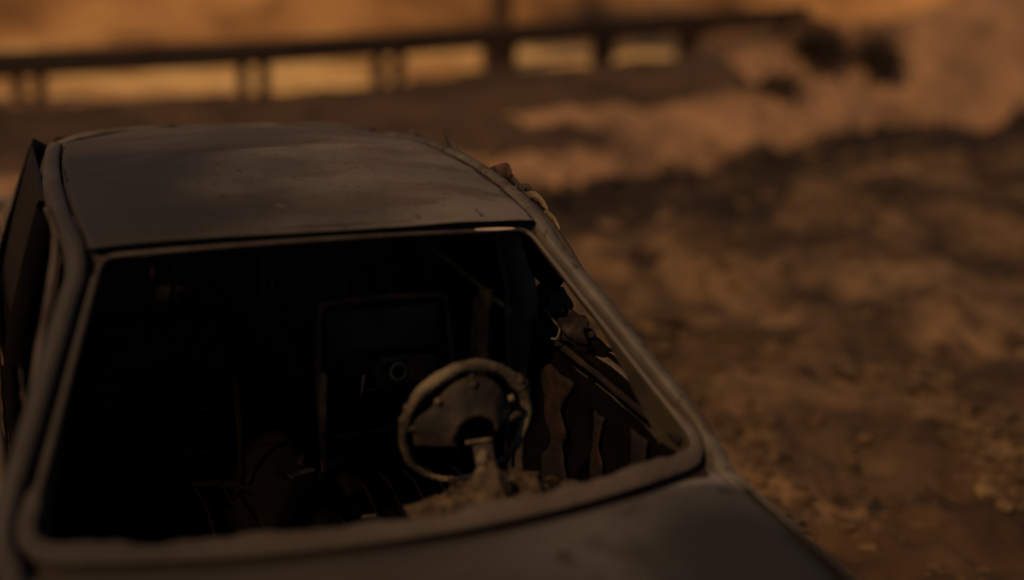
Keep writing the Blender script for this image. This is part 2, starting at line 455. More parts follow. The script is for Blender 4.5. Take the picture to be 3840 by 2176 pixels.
def flange_w(q):
    v = q.y / SL
    if v < .15: return .044 - .018 * (v / .15)
    if v > .93: return .012
    return .018
def sweep_loop(name, prof, mat, noise_amp=0, parent=car):
    """prof = [(out, in_flange_units?, normal)]; closed loop"""
    n = len(LUV); vs = []; m = len(prof)
    for i in range(n):
        p, o = frame_at(i)
        w = flange_w(p)
        for (k, d, h) in prof:
            off = k * w + d * (1.55 if (p.y / SL > .95 and d > .01) else (1.0 + .8 * max(0, 1 - p.y / SL / .12) if d > .01 else 1))
            if noise_amp and p.y / SL < .12 and k < .5:
                off += noise_amp * noise.noise(Vector((p.x * 9, 1.3, 0))) + .5 * noise_amp * noise.noise(Vector((p.x * 27, 4.3, 0)))
            if h < -.03:
                v_ = p.y / SL
                h = -.014 if v_ > .93 else -.115 + .100 * min(1, max(0, (v_ - .06) / .50)) ** .8
            vs.append(wpt(p + o * off, h))
    fs = []
    for i in range(n):
        j = (i + 1) % n
        for k in range(m - 1):
            fs.append((i * m + k, i * m + k + 1, j * m + k + 1, j * m + k))
    return new_obj(name, vs, fs, mat, parent)

# the flange proper is split by material: a pale header strip, browned sides and ash on the sill
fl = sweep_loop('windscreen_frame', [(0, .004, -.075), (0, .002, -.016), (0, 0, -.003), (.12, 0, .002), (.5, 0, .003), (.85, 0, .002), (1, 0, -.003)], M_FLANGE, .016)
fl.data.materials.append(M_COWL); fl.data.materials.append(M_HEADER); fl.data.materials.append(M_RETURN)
for p in fl.data.polygons:
    c = p.center
    if c.z > 1.31 and c.y > .50 and abs(c.x) < .545: p.material_index = 2
    if c.z < .965 + 0.01: p.material_index = 1
    if p.index % 6 < 2: p.material_index = 3
seal = sweep_loop('window_seal', [(1, -.001, -.003), (1, .002, -.026), (1, .023, -.026), (1, .027, -.008)], M_GROOVE)

# side frames: pillar base -> roof side -> rear pillar
def side_path(s):
    base = []
    for v in (-.10, 0.0, .12, .3, .5, .7, .85, .95):
        a = hw(v) + .070
        p = W(hw(v), max(v, 0)) + Vector((0, 0, 0))
        if v < 0: p = Vector((hw(0) - .015, -.045, .915))
        base.append(Vector((s * (p.x + .077 - .014 * v - .014 * max(0, 1 - max(v, 0) / .12)), p.y + .006, p.z + .002)))
    base = [Vector((s * .80, -.26, .845)), Vector((s * .825, -.13, .888))] + base
    roof = [(.628, .70, 1.362), (.640, .90, 1.381), (.640, 1.15, 1.394), (.628, 1.4, 1.392), (.610, 1.62, 1.379), (.592, 1.85, 1.350), (.585, 1.98, 1.315), (.60, 2.12, 1.22), (.63, 2.26, 1.08), (.67, 2.38, .95), (.69, 2.45, .90)]
    return catmull(base + [Vector((s * a, b, c)) for a, b, c in roof], 5)
def side_frame(s):
    P = side_path(s); N = len(P); vs = []
    # profile: (towards the outside, upward)
    prof = [(-.031, -.022), (-.029, -.002), (-.024, .004), (-.010, .006), (.004, .003), (.009, -.003), (.011, -.012), (.017, -.015), (.019, -.022), (.019, -.050), (.010, -.062), (-.02, -.065), (-.031, -.05)]
    m = len(prof)
    for i, p in enumerate(P):
        t = (P[min(i + 1, N - 1)] - P[max(i - 1, 0)]).normalized()
        side = Vector((s, 0, 0)); side = (side - t * side.dot(t)).normalized()
        up = side.cross(t) * (-s)
        if up.z < 0: up = -up
        # on the roof the outer face leans out and falls away
        for (a, h) in prof:
            dn = .0015 * noise.noise(p * 8 + Vector((a * 30, 0, 0)))
            vs.append(p + side * a + up * (h + dn))
    fs = []
    for i in range(N - 1):
        for k in range(m):
            q = (i * m + k, i * m + (k + 1) % m, (i + 1) * m + (k + 1) % m, (i + 1) * m + k)
            fs.append(q if s < 0 else q[::-1])
    o = new_obj('side_frame', vs, fs, M_FRAME, car)
    # drip groove beside it along the roof
    k0 = next(i for i, p in enumerate(P) if p.y > .66)
    k1 = next(i for i, p in enumerate(P) if p.y > 1.97)
    pts = [p + Vector((-s * .040, 0, -.006)) for p in P[k0:k1]]
    tube('drip_rail', pts, .006, M_GROOVE, o, seg=6, wob=.6)
    return o
for s in (1, -1): side_frame(s)

# roof
def roof_edge_x(y):
    return float(np.interp(y, [.55, .70, .90, 1.15, 1.4, 1.62, 1.85, 1.98], [.585, .592, .602, .602, .590, .572, .556, .55]))
def roof_z(u, y):
    e = float(np.interp(y, [.5, .62, .75, .95, 1.15, 1.4, 1.62, 1.85, 2.0, 2.1], [1.345, 1.357, 1.370, 1.385, 1.393, 1.390, 1.376, 1.348, 1.31, 1.26]))
    c = .030 + .024 * min(max((y - .5) / .5, 0), 1)
    z = e + c * (1 - abs(u) ** 2.4)
    return z
def front_y(a):
    u = a / .60; return .660 - .066 * (1 - u * u)
def roof_fn(i, j):
    u = i * 2 - 1
    yb = 2.02 - .10 * u * u
    a0 = u * .59
    y0 = front_y(a0)
    y = y0 + (yb - y0) * j
    x = u * roof_edge_x(y)
    z = roof_z(u, y)
    p = Vector((x, y, z))
    if j < .03: z -= .004
    z += .008 * noise.noise(Vector((x * 2.6, y * 3.4, 0))) + .0035 * noise.noise(Vector((x * 7, y * 9, 2)))
    return (x, y, z)
vs, fs = grid(roof_fn, 80, 90)
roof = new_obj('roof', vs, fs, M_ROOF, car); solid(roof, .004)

# windscreen header bottom (ceiling lining burnt away) : roof beams below
tube('roof_beam', [(-.57, 1.15, 1.355), (0, 1.15, 1.41), (.57, 1.15, 1.355)], .018, M_SOOT, car)
vs, fs = grid(lambda i, j: ((i * 2 - 1) * roof_edge_x(.7 + 1.2 * j) * .98, .66 + 1.28 * j, roof_z(i * 2 - 1, .66 + 1.28 * j) - .035), 16, 16)
new_obj('roof_lining', vs, fs, M_SOOT, car)

# bonnet
def hood_rear(a):
    u = min(abs(a) / .86, 1); a = abs(a); t = min(max((a - .745) / .085, 0), 1); return -.076 - .155 * (1 - min(a / .79, 1.0) ** 2) + .105 * t * t * (3 - 2 * t)
def hood_fn(i, j):
    u = i * 2 - 1
    wid = .835 - .05 * j ** 2
    x = wid * math.sin(u * math.pi / 2 * .72) / math.sin(math.pi / 2 * .72)
    y0 = hood_rear(x)
    y = y0 + (-1.55 + .12 * u * u - y0) * j
    roll_ = max(0, (abs(x) - (wid - .17)) / .17)
    z = .948 - .018 * (x / .8) ** 2 - .050 * roll_ ** 2.0 - .055 * j - .12 * j ** 3
    z -= .006 * math.exp(-((abs(x) - .42) / .02) ** 2) * min(1, j * 12)
    if j < .05: z -= .014 * (1 - j / .05)
    z += .007 * noise.noise(Vector((x * 2.2, y * 2.6, 7))) + .003 * noise.noise(Vector((x * 7, y * 8, 9)))
    return (x, y, z)
vs, fs = grid(hood_fn, 90, 90)
hood = new_obj('bonnet', vs, fs, M_HOOD, car); solid(hood, .004)

# body side panels
def belt(y):  # height of the shoulder
    return float(np.interp(y, [-1.6, -1.3, -.6, -.1, .1, 1.0, 2.3, 3.0], [.74, .80, .895, .905, .925, .93, .935, .86]))
def side_panel(name, s, y0, y1, mat=M_BODY, wheel=None):
    rows = [(-.02, .0), (.004, .004), (.018, -.015), (.028, -.08), (.030, -.25), (.020, -.42), (-.01, -.60), (-.04, -.68)]
    if y0 < -.01 and name == 'wing': rows = [(-.012, -.004), (0, -.006), (.012, -.03), (.022, -.09), (.030, -.25), (.020, -.42), (-.01, -.58), (-.04, -.62)]
    n = max(4, int((y1 - y0) / .03))
    def base_x(y): return float(np.interp(y, [-1.6, -1.2, -.5, 0, .9, 2.3, 3.0], [.70, .79, .825, .835, .835, .82, .74]))
    vs = []
    for j in range(n + 1):
        y = y0 + (y1 - y0) * j / n
        for (a, h) in rows:
            vs.append((s * (base_x(y) + a), y, max(belt(y) + h, .20) + .002 * noise.noise(Vector((a * 9, y * 3, 1)))))
    m = len(rows); fs = []
    for j in range(n):
        for k in range(m - 1):
            yc = y0 + (y1 - y0) * (j + .5) / n; zc = belt(yc) + (rows[k][1] + rows[k + 1][1]) / 2
            if wheel and math.hypot(yc - wheel, zc - .30) < .34: continue
            q = (j * m + k, j * m + k + 1, (j + 1) * m + k + 1, (j + 1) * m + k)
            fs.append(q if s < 0 else q[::-1])
    o = new_obj(name, vs, fs, mat, car); solid(o, .005, -1)
    return o
for s in (1, -1):
    side_panel('wing', s, -1.5, .02, M_HOOD, wheel=-.78)
    for nm, y0, y1 in (('front_door', .03, 1.04), ('rear_door', 1.05, 1.86)):
        d = side_panel(nm, s, y0, y1)
        # inner edge of the door's window sill and the inner panel with its ribs
        ps = [Vector((s * ((.765 if y0 < 1 else .735) - .01 * t), y0 + .04 + (y1 - y0 - .08) * t, .925 + .006 * noise.noise(Vector((t * 5, s, y0))))) for t in [k / 14 for k in range(15)]]
        tube('sill_strip', ps, (.011 if y0 < 1 else .009), (M_RUSTY_RIB if y0 < 1 else M_BRASS), d, seg=6, wob=.5)
        ps2 = [p + Vector((s * .033, 0, .006)) for p in ps]
        tube('sill_seal', ps2, .016, M_LINING, d, seg=6, wob=.7)
        vs, fs = grid(lambda i, j: (s * (.755 + .02 * noise.noise(Vector((i * 6, j * 6, y0 + s)))), y0 + .05 + (y1 - y0 - .1) * i, .33 + .57 * j), 20, 14)
        ip = new_obj('inner_panel', vs, fs, M_LINING, d)
        for yr, wr, z0, z1 in ((.68, .075, .40, .86), (.42, .030, .40, .84), (.20, .035, .5, .88)):
            def rib(i, j, yr=yr, wr=wr, z0=z0, z1=z1):
                z = z0 + (z1 - z0) * j
                wv = wr * (1 + 1.3 * noise.noise(Vector((z * 7, yr * 3 + i, s))) + .5 * noise.noise(Vector((z * 23, yr, s))))
                return (s * (.738 + .012 * noise.noise(Vector((i * 3, z * 8, yr)))), y0 + yr + .03 * noise.noise(Vector((z * 6, yr, 2))) + (i * 2 - 1) * wv, z)
            solid(new_obj('panel_rib', *grid(rib, 6, 20), M_RUSTY_RIB, ip), .006)
        vs, fs = grid(lambda i, j: (s * .80, y0 + .03 + (y1 - y0 - .06) * i, .3 + .6 * j), 2, 2)
        new_obj('door_skin_inside', vs, fs, M_SOOT, d)
    side_panel('rear_wing', s, 1.87, 3.0, M_BODY, wheel=2.28)
    # centre pillar between the doors
    pil = catmull([(s * .765, 1.03, .30), (s * .765, 1.04, .92), (s * .715, 1.07, 1.15), (s * .655, 1.09, 1.35)], 6)
    vsA = []
    for p in pil:
        for dx, dy in ((-.03, -.055), (.02, -.06), (.03, .0), (.02, .06), (-.03, .055), (-.038, .0)):
            vsA.append(p + Vector((s * dx, dy, 0)))
    fsA = [(i * 6 + k, i * 6 + (k + 1) % 6, (i + 1) * 6 + (k + 1) % 6, (i + 1) * 6 + k) for i in range(len(pil) - 1) for k in range(6)]
    cpil = new_obj('centre_pillar', vsA, fsA, M_SOOT if s > 0 else M_LINING, car)
    tube('belt_rail', [(s * .70, .985, .45), (s * .695, .99, .75), (s * .67, 1.0, 1.05), (s * .62, 1.04, 1.30)], .010, M_SOOT, cpil, seg=6)
    # door window frames (driver front frame still stands)
    fr = catmull([(s * .80, .16, .93), (s * .745, .42, 1.10), (s * .675, .66, 1.30), (s * .655, .82, 1.355), (s * .66, 1.0, 1.365)], 6)
    tube('door_window_frame', fr, .012, M_SOOT, car, seg=6, wob=.3)

# floor, firewall, sills
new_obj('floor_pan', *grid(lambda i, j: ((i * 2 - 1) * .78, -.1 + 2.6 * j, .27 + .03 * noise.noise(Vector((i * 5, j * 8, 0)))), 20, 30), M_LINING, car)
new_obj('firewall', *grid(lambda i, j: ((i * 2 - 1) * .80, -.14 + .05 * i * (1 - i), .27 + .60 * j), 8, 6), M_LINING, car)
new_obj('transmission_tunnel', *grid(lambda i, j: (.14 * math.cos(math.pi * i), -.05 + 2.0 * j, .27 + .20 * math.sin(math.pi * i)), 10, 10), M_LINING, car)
# rear: parcel shelf, rear window frame, boot lid, tail panel
for s in (1, -1):
    solid(new_obj('rear_side_lining', *grid(lambda i, j: (s * .755, 1.78 + .7 * i, .30 + .66 * j), 6, 6), M_SOOT, car), .006)
for s in (1, -1):
    q = [Vector((s * .60, 1.93, 1.33)), Vector((s * .67, 2.38, .93)), Vector((s * .80, 1.84, .92)), Vector((s * .645, 1.84, 1.375))]
    solid(new_obj('quarter_panel', *grid(lambda i, j: (q[0].lerp(q[1], j)).lerp(q[3].lerp(q[2], j), i), 6, 8), M_SOOT, car), .01)
solid(new_obj('boot_bulkhead', *grid(lambda i, j: ((i * 2 - 1) * .78, 2.08 + .02 * math.sin(j * 9), .28 + .64 * j), 8, 8), M_SOOT, car), .01)
new_obj('parcel_shelf', *grid(lambda i, j: ((i * 2 - 1) * .66, 2.02 + .46 * j, .90), 6, 4), M_SOOT, car)
bl = new_obj('boot_lid', *grid(lambda i, j: ((i * 2 - 1) * (.70 - .04 * j), 2.46 + .56 * j, .955 - .02 * (i * 2 - 1) ** 2 - .06 * j ** 2), 16, 12), M_ROOF, car); solid(bl, .005)
tp = new_obj('tail_panel', *grid(lambda i, j: ((i * 2 - 1) * .74, 3.02 + .02 * math.sin(math.pi * j), .28 + .60 * j), 10, 8), M_BODY, car); solid(tp, .01)
tube('rear_window_frame', catmull([(.56, 2.03, 1.31), (0, 2.07, 1.345), (-.56, 2.03, 1.31), (-.66, 2.36, .95), (0, 2.46, .96), (.66, 2.36, .95)], 6, closed=True), .014, M_FRAME, car, seg=6, closed=True)
for s in (1, -1):
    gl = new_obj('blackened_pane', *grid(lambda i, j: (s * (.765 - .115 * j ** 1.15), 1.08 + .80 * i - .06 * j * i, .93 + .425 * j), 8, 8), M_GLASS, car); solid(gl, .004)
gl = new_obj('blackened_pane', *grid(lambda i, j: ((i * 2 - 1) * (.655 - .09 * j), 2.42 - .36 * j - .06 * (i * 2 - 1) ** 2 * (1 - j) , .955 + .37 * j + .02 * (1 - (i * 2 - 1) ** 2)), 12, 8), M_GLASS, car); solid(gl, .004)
# front end
fe = new_obj('front_panel', *grid(lambda i, j: ((i * 2 - 1) * .72, -1.54 + .14 * (i * 2 - 1) ** 2, .40 + .37 * j), 16, 6), M_BODY, car); solid(fe, .01)
for s in (1, -1):
    for xx in (.60, .42):
        pth = [(s * xx + .075 * math.cos(a), -1.555 + .12 * (xx / .72) ** 2, .64 + .075 * math.sin(a)) for a in [k * math.pi / 10 for k in range(20)]]
        tube('headlamp_bowl', pth, .012, M_RUST_D, fe, seg=6, closed=True)
bevel(new_obj('bumper', *box_data((0, -1.64, .46), (1.62, .10, .13)), M_FRAME, car), .02)
bevel(new_obj('bumper', *box_data((0, 3.10, .46), (1.60, .10, .13)), M_FRAME, car), .02)
for s in (1, -1):
    for yw in (-.78, 2.28):
        w = empty('wheel', (s * .74, yw, .27)); w.parent = car
        ring = [(0, .20 * math.cos(a), .20 * math.sin(a)) for a in [k * math.pi / 14 for k in range(28)]]
        tube('rim', ring, .035, M_RUST, w, seg=8, closed=True)
        prof = [(0, .0), (0.02, .06), (.0, .13), (-.02, .18)]
        vs = []; fs = []
        for k in range(20):
            a = 2 * math.pi * k / 20
            for (dx, r_) in prof: vs.append((s * dx, r_ * math.cos(a), r_ * math.sin(a)))
        for k in range(20):
            for q in range(3): fs.append((k * 4 + q, k * 4 + q + 1, ((k + 1) % 20) * 4 + q + 1, ((k + 1) % 20) * 4 + q))
        solid(new_obj('disc', vs, fs, M_RUST, w), .006)
        ring2 = [(0, .235 * math.cos(a), .235 * math.sin(a)) for a in [k * math.pi / 14 for k in range(28)]]
        tube('tyre_remains', ring2, .03, M_TYRE, w, seg=8, closed=True, wob=.8)

# painted highlight on the header strip, near its right end
ch = []
for k in range(15):
    a = .385 + .0095 * k
    e = math.sin(math.pi * k / 14) ** .4
    for dv in (-.5, -.2, .2, .5):
        q = Vector((a, (1.008 * SL) + .006 + dv * .010 * e)); ch.append(wpt(q, .0045))
new_obj('header_glint', ch, [(i * 4 + k, (i + 1) * 4 + k, (i + 1) * 4 + k + 1, i * 4 + k + 1) for i in range(14) for k in range(3)], M_GLINT, fl)
# steering wheel ----------------------------------------------------
WC = Vector((.292, .360, .909))
axis_dir = Vector((-.02, -.985, -.13)).normalized()     # from the wheel towards the bulkhead
e1 = Vector((1, 0, 0)); e1 = (e1 - axis_dir * e1.dot(axis_dir)).normalized()
e2 = e1.cross(axis_dir); e2 = -e2 if e2.z < 0 else e2
sw = empty('steering_wheel', WC); sw.parent = car
def wl(r, ang, d=0.0): return e1 * (r * math.cos(ang)) + e2 * (r * math.sin(ang)) + axis_dir * d
ring = [wl(.171 * (1 + .012 * noise.noise(Vector((math.cos(a) * 2, math.sin(a) * 2, 5)))), a) for a in [k * 2 * math.pi / 72 for k in range(72)]]
radii = [.0118 + .0062 * max(0, math.sin(k * math.pi / 36)) - .0035 * max(0, -math.sin(k * math.pi / 36)) + .003 * noise.noise(Vector((math.cos(k * math.pi / 36) * 3, math.sin(k * math.pi / 36) * 3, 1))) for k in range(72)]
tube('rim', ring, radii, M_WHEEL, sw, seg=10, closed=True, wob=.5)
# lumps of melted cover at the upper right of the rim
for k, (a, rr) in enumerate(((.62, .020), (.72, .017), (.50, .014), (2.75, .012), (2.95, .011))):
    v, f = lump_data(wl(.178, a), rr, k + 3, 2); new_obj('melted_cover', v, f, M_WHEEL, sw)
# wide dished plate filling the upper part: from 9 o'clock over 12 to 2 o'clock
def plate(i, j):
    a = math.pi * (1.10 - 1.02 * i)
    lobe = .122 + .026 * abs(math.cos((a - math.pi / 2) * 1.5)) ** 1.5 + .02 * math.exp(-((a - 2.9) / .3) ** 2)
    inner = .055 + .01 * math.sin(a)
    r = inner + (lobe - inner) * j + .004 * noise.noise(Vector((i * 6, j * 3, 0)))
    d = .070 - .060 * j ** 1.2
    return wl(r, a, d)
vs, fs = grid(plate, 40, 10); solid(new_obj('spoke_plate', vs, fs, M_WHEEL_PL, sw), .006)
for a0 in (math.pi * .98, .12, math.pi * .5):
    tube('spoke', [wl(.10, a0, .02), wl(.14, a0, .008), wl(.175, a0, 0)], [.014, .010, .009], M_WHEEL_PL, sw, seg=8, wob=.4)
for a0, r0, s0 in ((math.pi * .5, .132, .013), (.62, .135, .010), (2.35, .13, .010)):
    v, f = lump_data(wl(r0, a0, .022), s0, a0, 2, amp=.4); new_obj('screw_boss', v, f, M_WHEEL, sw)
hubc = wl(.0, 0, .075) + Vector((.010, 0, -.006))
ringh = [hubc + e1 * (.031 * math.cos(a)) + Vector((0, -.030, .016)) * math.sin(a) for a in [k * 2 * math.pi / 28 for k in range(28)]]
tube('hub_ring', ringh, .006, M_WHEEL, sw, seg=8, closed=True)
vs, fs = grid(lambda i, j: hubc + e1 * (.030 * j * math.cos(i * 2 * math.pi)) + Vector((0, -.029, .015)) * (j * math.sin(i * 2 * math.pi)) + Vector((0, 0, -.012 * (1 - j))), 24, 4); new_obj('hub', vs, fs, M_WHEEL_PL, sw)
v, f = lump_data(hubc + axis_dir * .004, .007, 2, 2); new_obj('hub_nut', v, f, M_FRAME, sw)
col = tube('steering_column', [WC + hubc + axis_dir * .02, WC + axis_dir * .14 + Vector((.01, 0, -.06)), WC + axis_dir * .20 + Vector((.015, 0, -.16))], [.026, .024, .02], M_SOOT, car, seg=12, wob=.3)
# yellowed bracket under the hub, ash heap on the remains of the dashboard
bv, bf = join_data([lump_data(Vector((.278, .205, .878)), .019, 4, 3, (.8, .7, 1.6), .4), lump_data(Vector((.280, .195, .845)), .026, 9, 3, (1.2, .8, 1.1), .6)])
new_obj('column_bracket', bv, bf, M_WHEEL, car)
random.seed(5)
def heap(i, j):
    x = .09 + .40 * i; y = .02 + .24 * j
    e = math.sin(math.pi * i) ** .6 * math.sin(math.pi * min(1, j * 1.0)) ** .5
    z = .755 + e * (.062 + .050 * math.exp(-((x - .285) / .05) ** 2) + .045 * math.exp(-((x - .40) / .035) ** 2))
    z += e * (.05 * noise.noise(Vector((x * 16, y * 16, 0))) + .025 * noise.noise(Vector((x * 45, y * 45, 3))))
    return (x, y, z)
vs, fs = grid(heap, 60, 40); hp = new_obj('dashboard_remains', vs, fs, M_ASH, car)
for k in range(26):
    x = .18 + random.random() * .34; y = .07 + random.random() * .16
    q = random.random()
    v, f = lump_data((x, y, .80 + .03 * q), .010 + .012 * random.random(), k, 1, (1.6, .8, .7), .8)
    new_obj('debris_piece', v, f, random.choice([M_ASH, M_ASH, M_RUSTY_RIB, M_WHEEL_PL]), hp, smooth=False)
# sooty dashboard carrier with torn pieces right across
def dash(i, j):
    x = -.74 + 1.48 * i; y = -.02 + .34 * j
    z = .62 + .07 * math.sin(math.pi * j) + .05 * noise.noise(Vector((x * 5, y * 6, 4)))
    return (x, y, z)
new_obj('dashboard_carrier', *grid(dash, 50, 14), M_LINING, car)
for k, (x, y, z, l_, m_) in enumerate(((-.04, .80, .60, .05, M_RUSTY_RIB), (-.02, .85, .62, .035, M_RUSTY_RIB), (-.08, .78, .61, .03, M_RUSTY_RIB), (-.33, .22, .70, .03, M_RAG), (-.30, .25, .73, .022, M_RAG), (-.22, .3, .70, .03, M_RAG), (.08, .5, .60, .02, M_SOOT))):
    rot = Matrix.Rotation(.2 + k, 3, 'Z') @ Matrix.Rotation(.25 * k, 3, 'X')
    bevel(new_obj('loose_bracket', *box_data((x, y, z), (l_ * 2, l_ * .5, .006), rot), m_, car), .002)

# seats ---------------------------------------------------------------
def seat(cx_, cy0, driver):
    st = empty('seat_frame', (cx_, cy0, .30)); st.parent = car
    w = .225
    H = .64
    fr = catmull([(-w, .0, .12), (-w * 1.02, .06, .36), (-w * .95, .12, H - .03), (-w * .8, .13, H), (0, .135, H + .008), (w * .8, .13, H), (w * .95, .12, H - .03), (w * 1.02, .06, .36), (w, .0, .12)], 6)
    tube('back_tube', fr, .012, M_RUST_D if driver else M_LINING, st, seg=8, wob=.2)
    for k in range(3):
        z = .22 + .12 * k
        tube('cross_wire', [(-w, .03 + .04 * k, z), (0, .05 + .04 * k, z + .01 * k), (w, .03 + .04 * k, z)], .004, M_RUST_D if driver else M_LINING, st, seg=6)
    for k in range(5):
        x = -w * .7 + k * w * .35
        tube('seat_spring', [(x, -.42, .12), (x + .006, -.2, .15), (x, .0, .13)], .005, M_LINING, st, seg=5)
    tube('cushion_tube', catmull([(-w, .02, .10), (-w, -.44, .13), (w, -.44, .13), (w, .02, .10)], 5, closed=True), .012, M_LINING, st, seg=8, closed=True)
    for sx in (-1, 1):
        bevel(new_obj('seat_runner', *box_data((sx * w, -.2, .02), (.03, .5, .05)), M_LINING, st), .005)
    if driver:
        # blackened back pan, the lower rusty pan with its round hole, stained rod
        vs, fs = grid(lambda i, j: ((i * 2 - 1) * w * .9, .115 - .01 * math.sin(i * 3.1), .47 + .15 * j), 8, 6)
        solid(new_obj('back_pan', vs, fs, M_SOOT, st), .006)
        bm = bmesh.new()
        n = 24; hx, hz_ = .038, .478 - .02
        cen = (.028, .42)
        inner = [bm.verts.new((cen[0] + .024 * math.cos(2 * math.pi * k / n), .05, cen[1] + .026 * math.sin(2 * math.pi * k / n))) for k in range(n)]
        outer = []
        for k in range(n):
            a = 2 * math.pi * k / n
            r_ = min(.105 / max(abs(math.cos(a)), 1e-3), .055 / max(abs(math.sin(a)), 1e-3)) + .012 * noise.noise(Vector((a, 2, 0)))
            outer.append(bm.verts.new((cen[0] + .03 + r_ * math.cos(a), .055, cen[1] - .005 + r_ * math.sin(a))))
        for k in range(n): bm.faces.new((inner[k], inner[(k + 1) % n], outer[(k + 1) % n], outer[k]))
        solid(from_bm('lower_pan', bm, M_RUST_D, st), .004)
        tube('hole_ring', [(cen[0] + .026 * math.cos(a), .044, cen[1] + .028 * math.sin(a)) for a in [k * math.pi / 14 for k in range(28)]], .0045, M_BRASS, st, seg=6, closed=True)
        bevel(new_obj('hinge_plate', *box_data((-w * 1.04, .0, .36), (.022, .03, .20)), M_RUST, st), .006)
        tube('rod', [(-.10, .03, .35), (-.095, .02, .43)], .005, M_RUST, st, seg=6)
    return st
seat(.355, 1.13, True)
seat(-.36, 1.13, False)
rs = empty('rear_seat_frame', (0, 1.95, .3)); rs.parent = car
tube('back_tube', catmull([(-.6, 0, .1), (-.6, .1, .58), (-.3, .12, .60), (.3, .12, .60), (.6, .1, .58), (.6, 0, .1)], 6), .012, M_SOOT, rs, seg=6)
for k in range(14):
    x = -.52 + k * .08
    tube('back_spring', [(x, .06, .25), (x + .012, .08, .42), (x + .02, .10, .56)], .0055, M_RUST_D if k % 4 else M_RUST, rs, seg=5, wob=.4)
tube('seat_belt_stalk', [(-.02, 1.2, 1.10), (-.022, 1.2, .98), (-.02, 1.2, .84)], .005, M_RAG, car, seg=6)
# rusty rear door pillar seen beside the driver's seat
cp2 = new_obj('rear_door_post', *join_data([box_data((.73, 1.30, .74), (.03, .075, .40)), box_data((.735, 1.39, .70), (.03, .03, .34))]), M_RUST, car)
bevel(cp2, .008)

# last corner of sooty glass and lining still hanging in the driver's window
q = [Vector((.700, .98, 1.255)), Vector((.700, .85, 1.26)), Vector((.735, .715, 1.16)), Vector((.735, .79, 1.09)), Vector((.735, .93, 1.10)), Vector((.72, .99, 1.18))]
cc = sum(q, Vector()) / 6
solid(new_obj('hanging_lining', [cc] + q, [(0, k + 1, (k + 1) % 6 + 1) for k in range(6)], M_LINING, car), .01)
# the melted door mirror and flap of charred trim in the front side window
mir = empty('melted_mirror', (.80, .78, .96)); mir.parent = car
def flap(i, j):
    x = -.045 + .03 * i; y = .10 - .26 * i
    z = .11 - .16 * i * i - .10 * j + .02 * noise.noise(Vector((i * 9, j * 7, 0)))
    return (x + .02 * j + .02 * noise.noise(Vector((i * 8, j * 5, 9))), y - .03 * j, z)
v1 = lump_data((-.05, .06, .085), .075, 6, 3, (.6, 1.0, .75), .6)
v2 = lump_data((-.02, -.05, .03), .075, 8, 3, (.5, 1.2, .6), .8)
new_obj('mirror_shell', *join_data([v1, v2]), M_RAG, mir)
fl_v, fl_f = grid(flap, 26, 10)
solid(new_obj('torn_trim', fl_v, fl_f, M_LINING, mir), .006)
for k in range(7):
    a = k / 6
    p0 = Vector((.0 + .03 * a, -.08 - .06 * a, .02 - .05 * a))
    v, f = tube_data([p0, p0 + Vector((.03, -.03, -.01 - .015 * (k % 2))), p0 + Vector((.055, -.06, -.03 + .01 * (k % 3)))], [.014, .010, .003], 6)
    new_obj('torn_strand', v, f, M_LINING, mir)
tube('bare_wire', catmull([(-.09, .02, .08), (-.075, -.02, .05), (-.06, -.03, .03), (-.075, -.045, .005), (-.085, -.03, .0)], 5), .004, M_FRAME, mir, seg=6)

# shreds of weather strip standing up beside the roof edge
def shard(pts, w, mat, name='weather_strip_shred'):
    """curled flat piece along pts with width list w"""
    P = catmull(pts, 5); N = len(P); vs = []
    for i, p in enumerate(P):
        t = i / (N - 1); ww = float(np.interp(t, np.linspace(0, 1, len(w)), w))
        d = (P[min(i + 1, N - 1)] - P[max(i - 1, 0)]).normalized()
        sd = d.cross(Vector((1, .2, .1))).normalized()
        vs += [p + sd * ww, p - sd * ww]
    fs = [(2 * i, 2 * i + 1, 2 * i + 3, 2 * i + 2) for i in range(N - 1)]
    return solid(new_obj(name, vs, fs, mat, car), .004, 0)
shard([(.655, 1.46, 1.37), (.645, 1.48, 1.405), (.628, 1.50, 1.445)], [.030, .020, .002], M_SOOT)
shard([(.665, 1.10, 1.375), (.675, 1.05, 1.40), (.672, 1.02, 1.408)], [.035, .03, .006], M_RUST_D)
shard([(.672, 1.22, 1.36), (.676, 1.10, 1.392), (.682, .98, 1.37), (.69, .92, 1.345)], [.004, .018, .014, .004], M_WHEEL_PL)
shard([(.675, .96, 1.345), (.70, .90, 1.36), (.712, .84, 1.335), (.70, .80, 1.305)], [.008, .016, .012, .003], M_WHEEL)
shard([(.675, .86, 1.31), (.705, .81, 1.325), (.718, .77, 1.30), (.71, .73, 1.27)], [.008, .014, .012, .003], M_WHEEL)
shard([(.68, .78, 1.27), (.71, .74, 1.283), (.715, .70, 1.255)], [.008, .011, .003], M_SOOT)
shard([(.675, 1.0, 1.36), (.70, .95, 1.372), (.705, .90, 1.35)], [.008, .014, .003], M_SOOT)

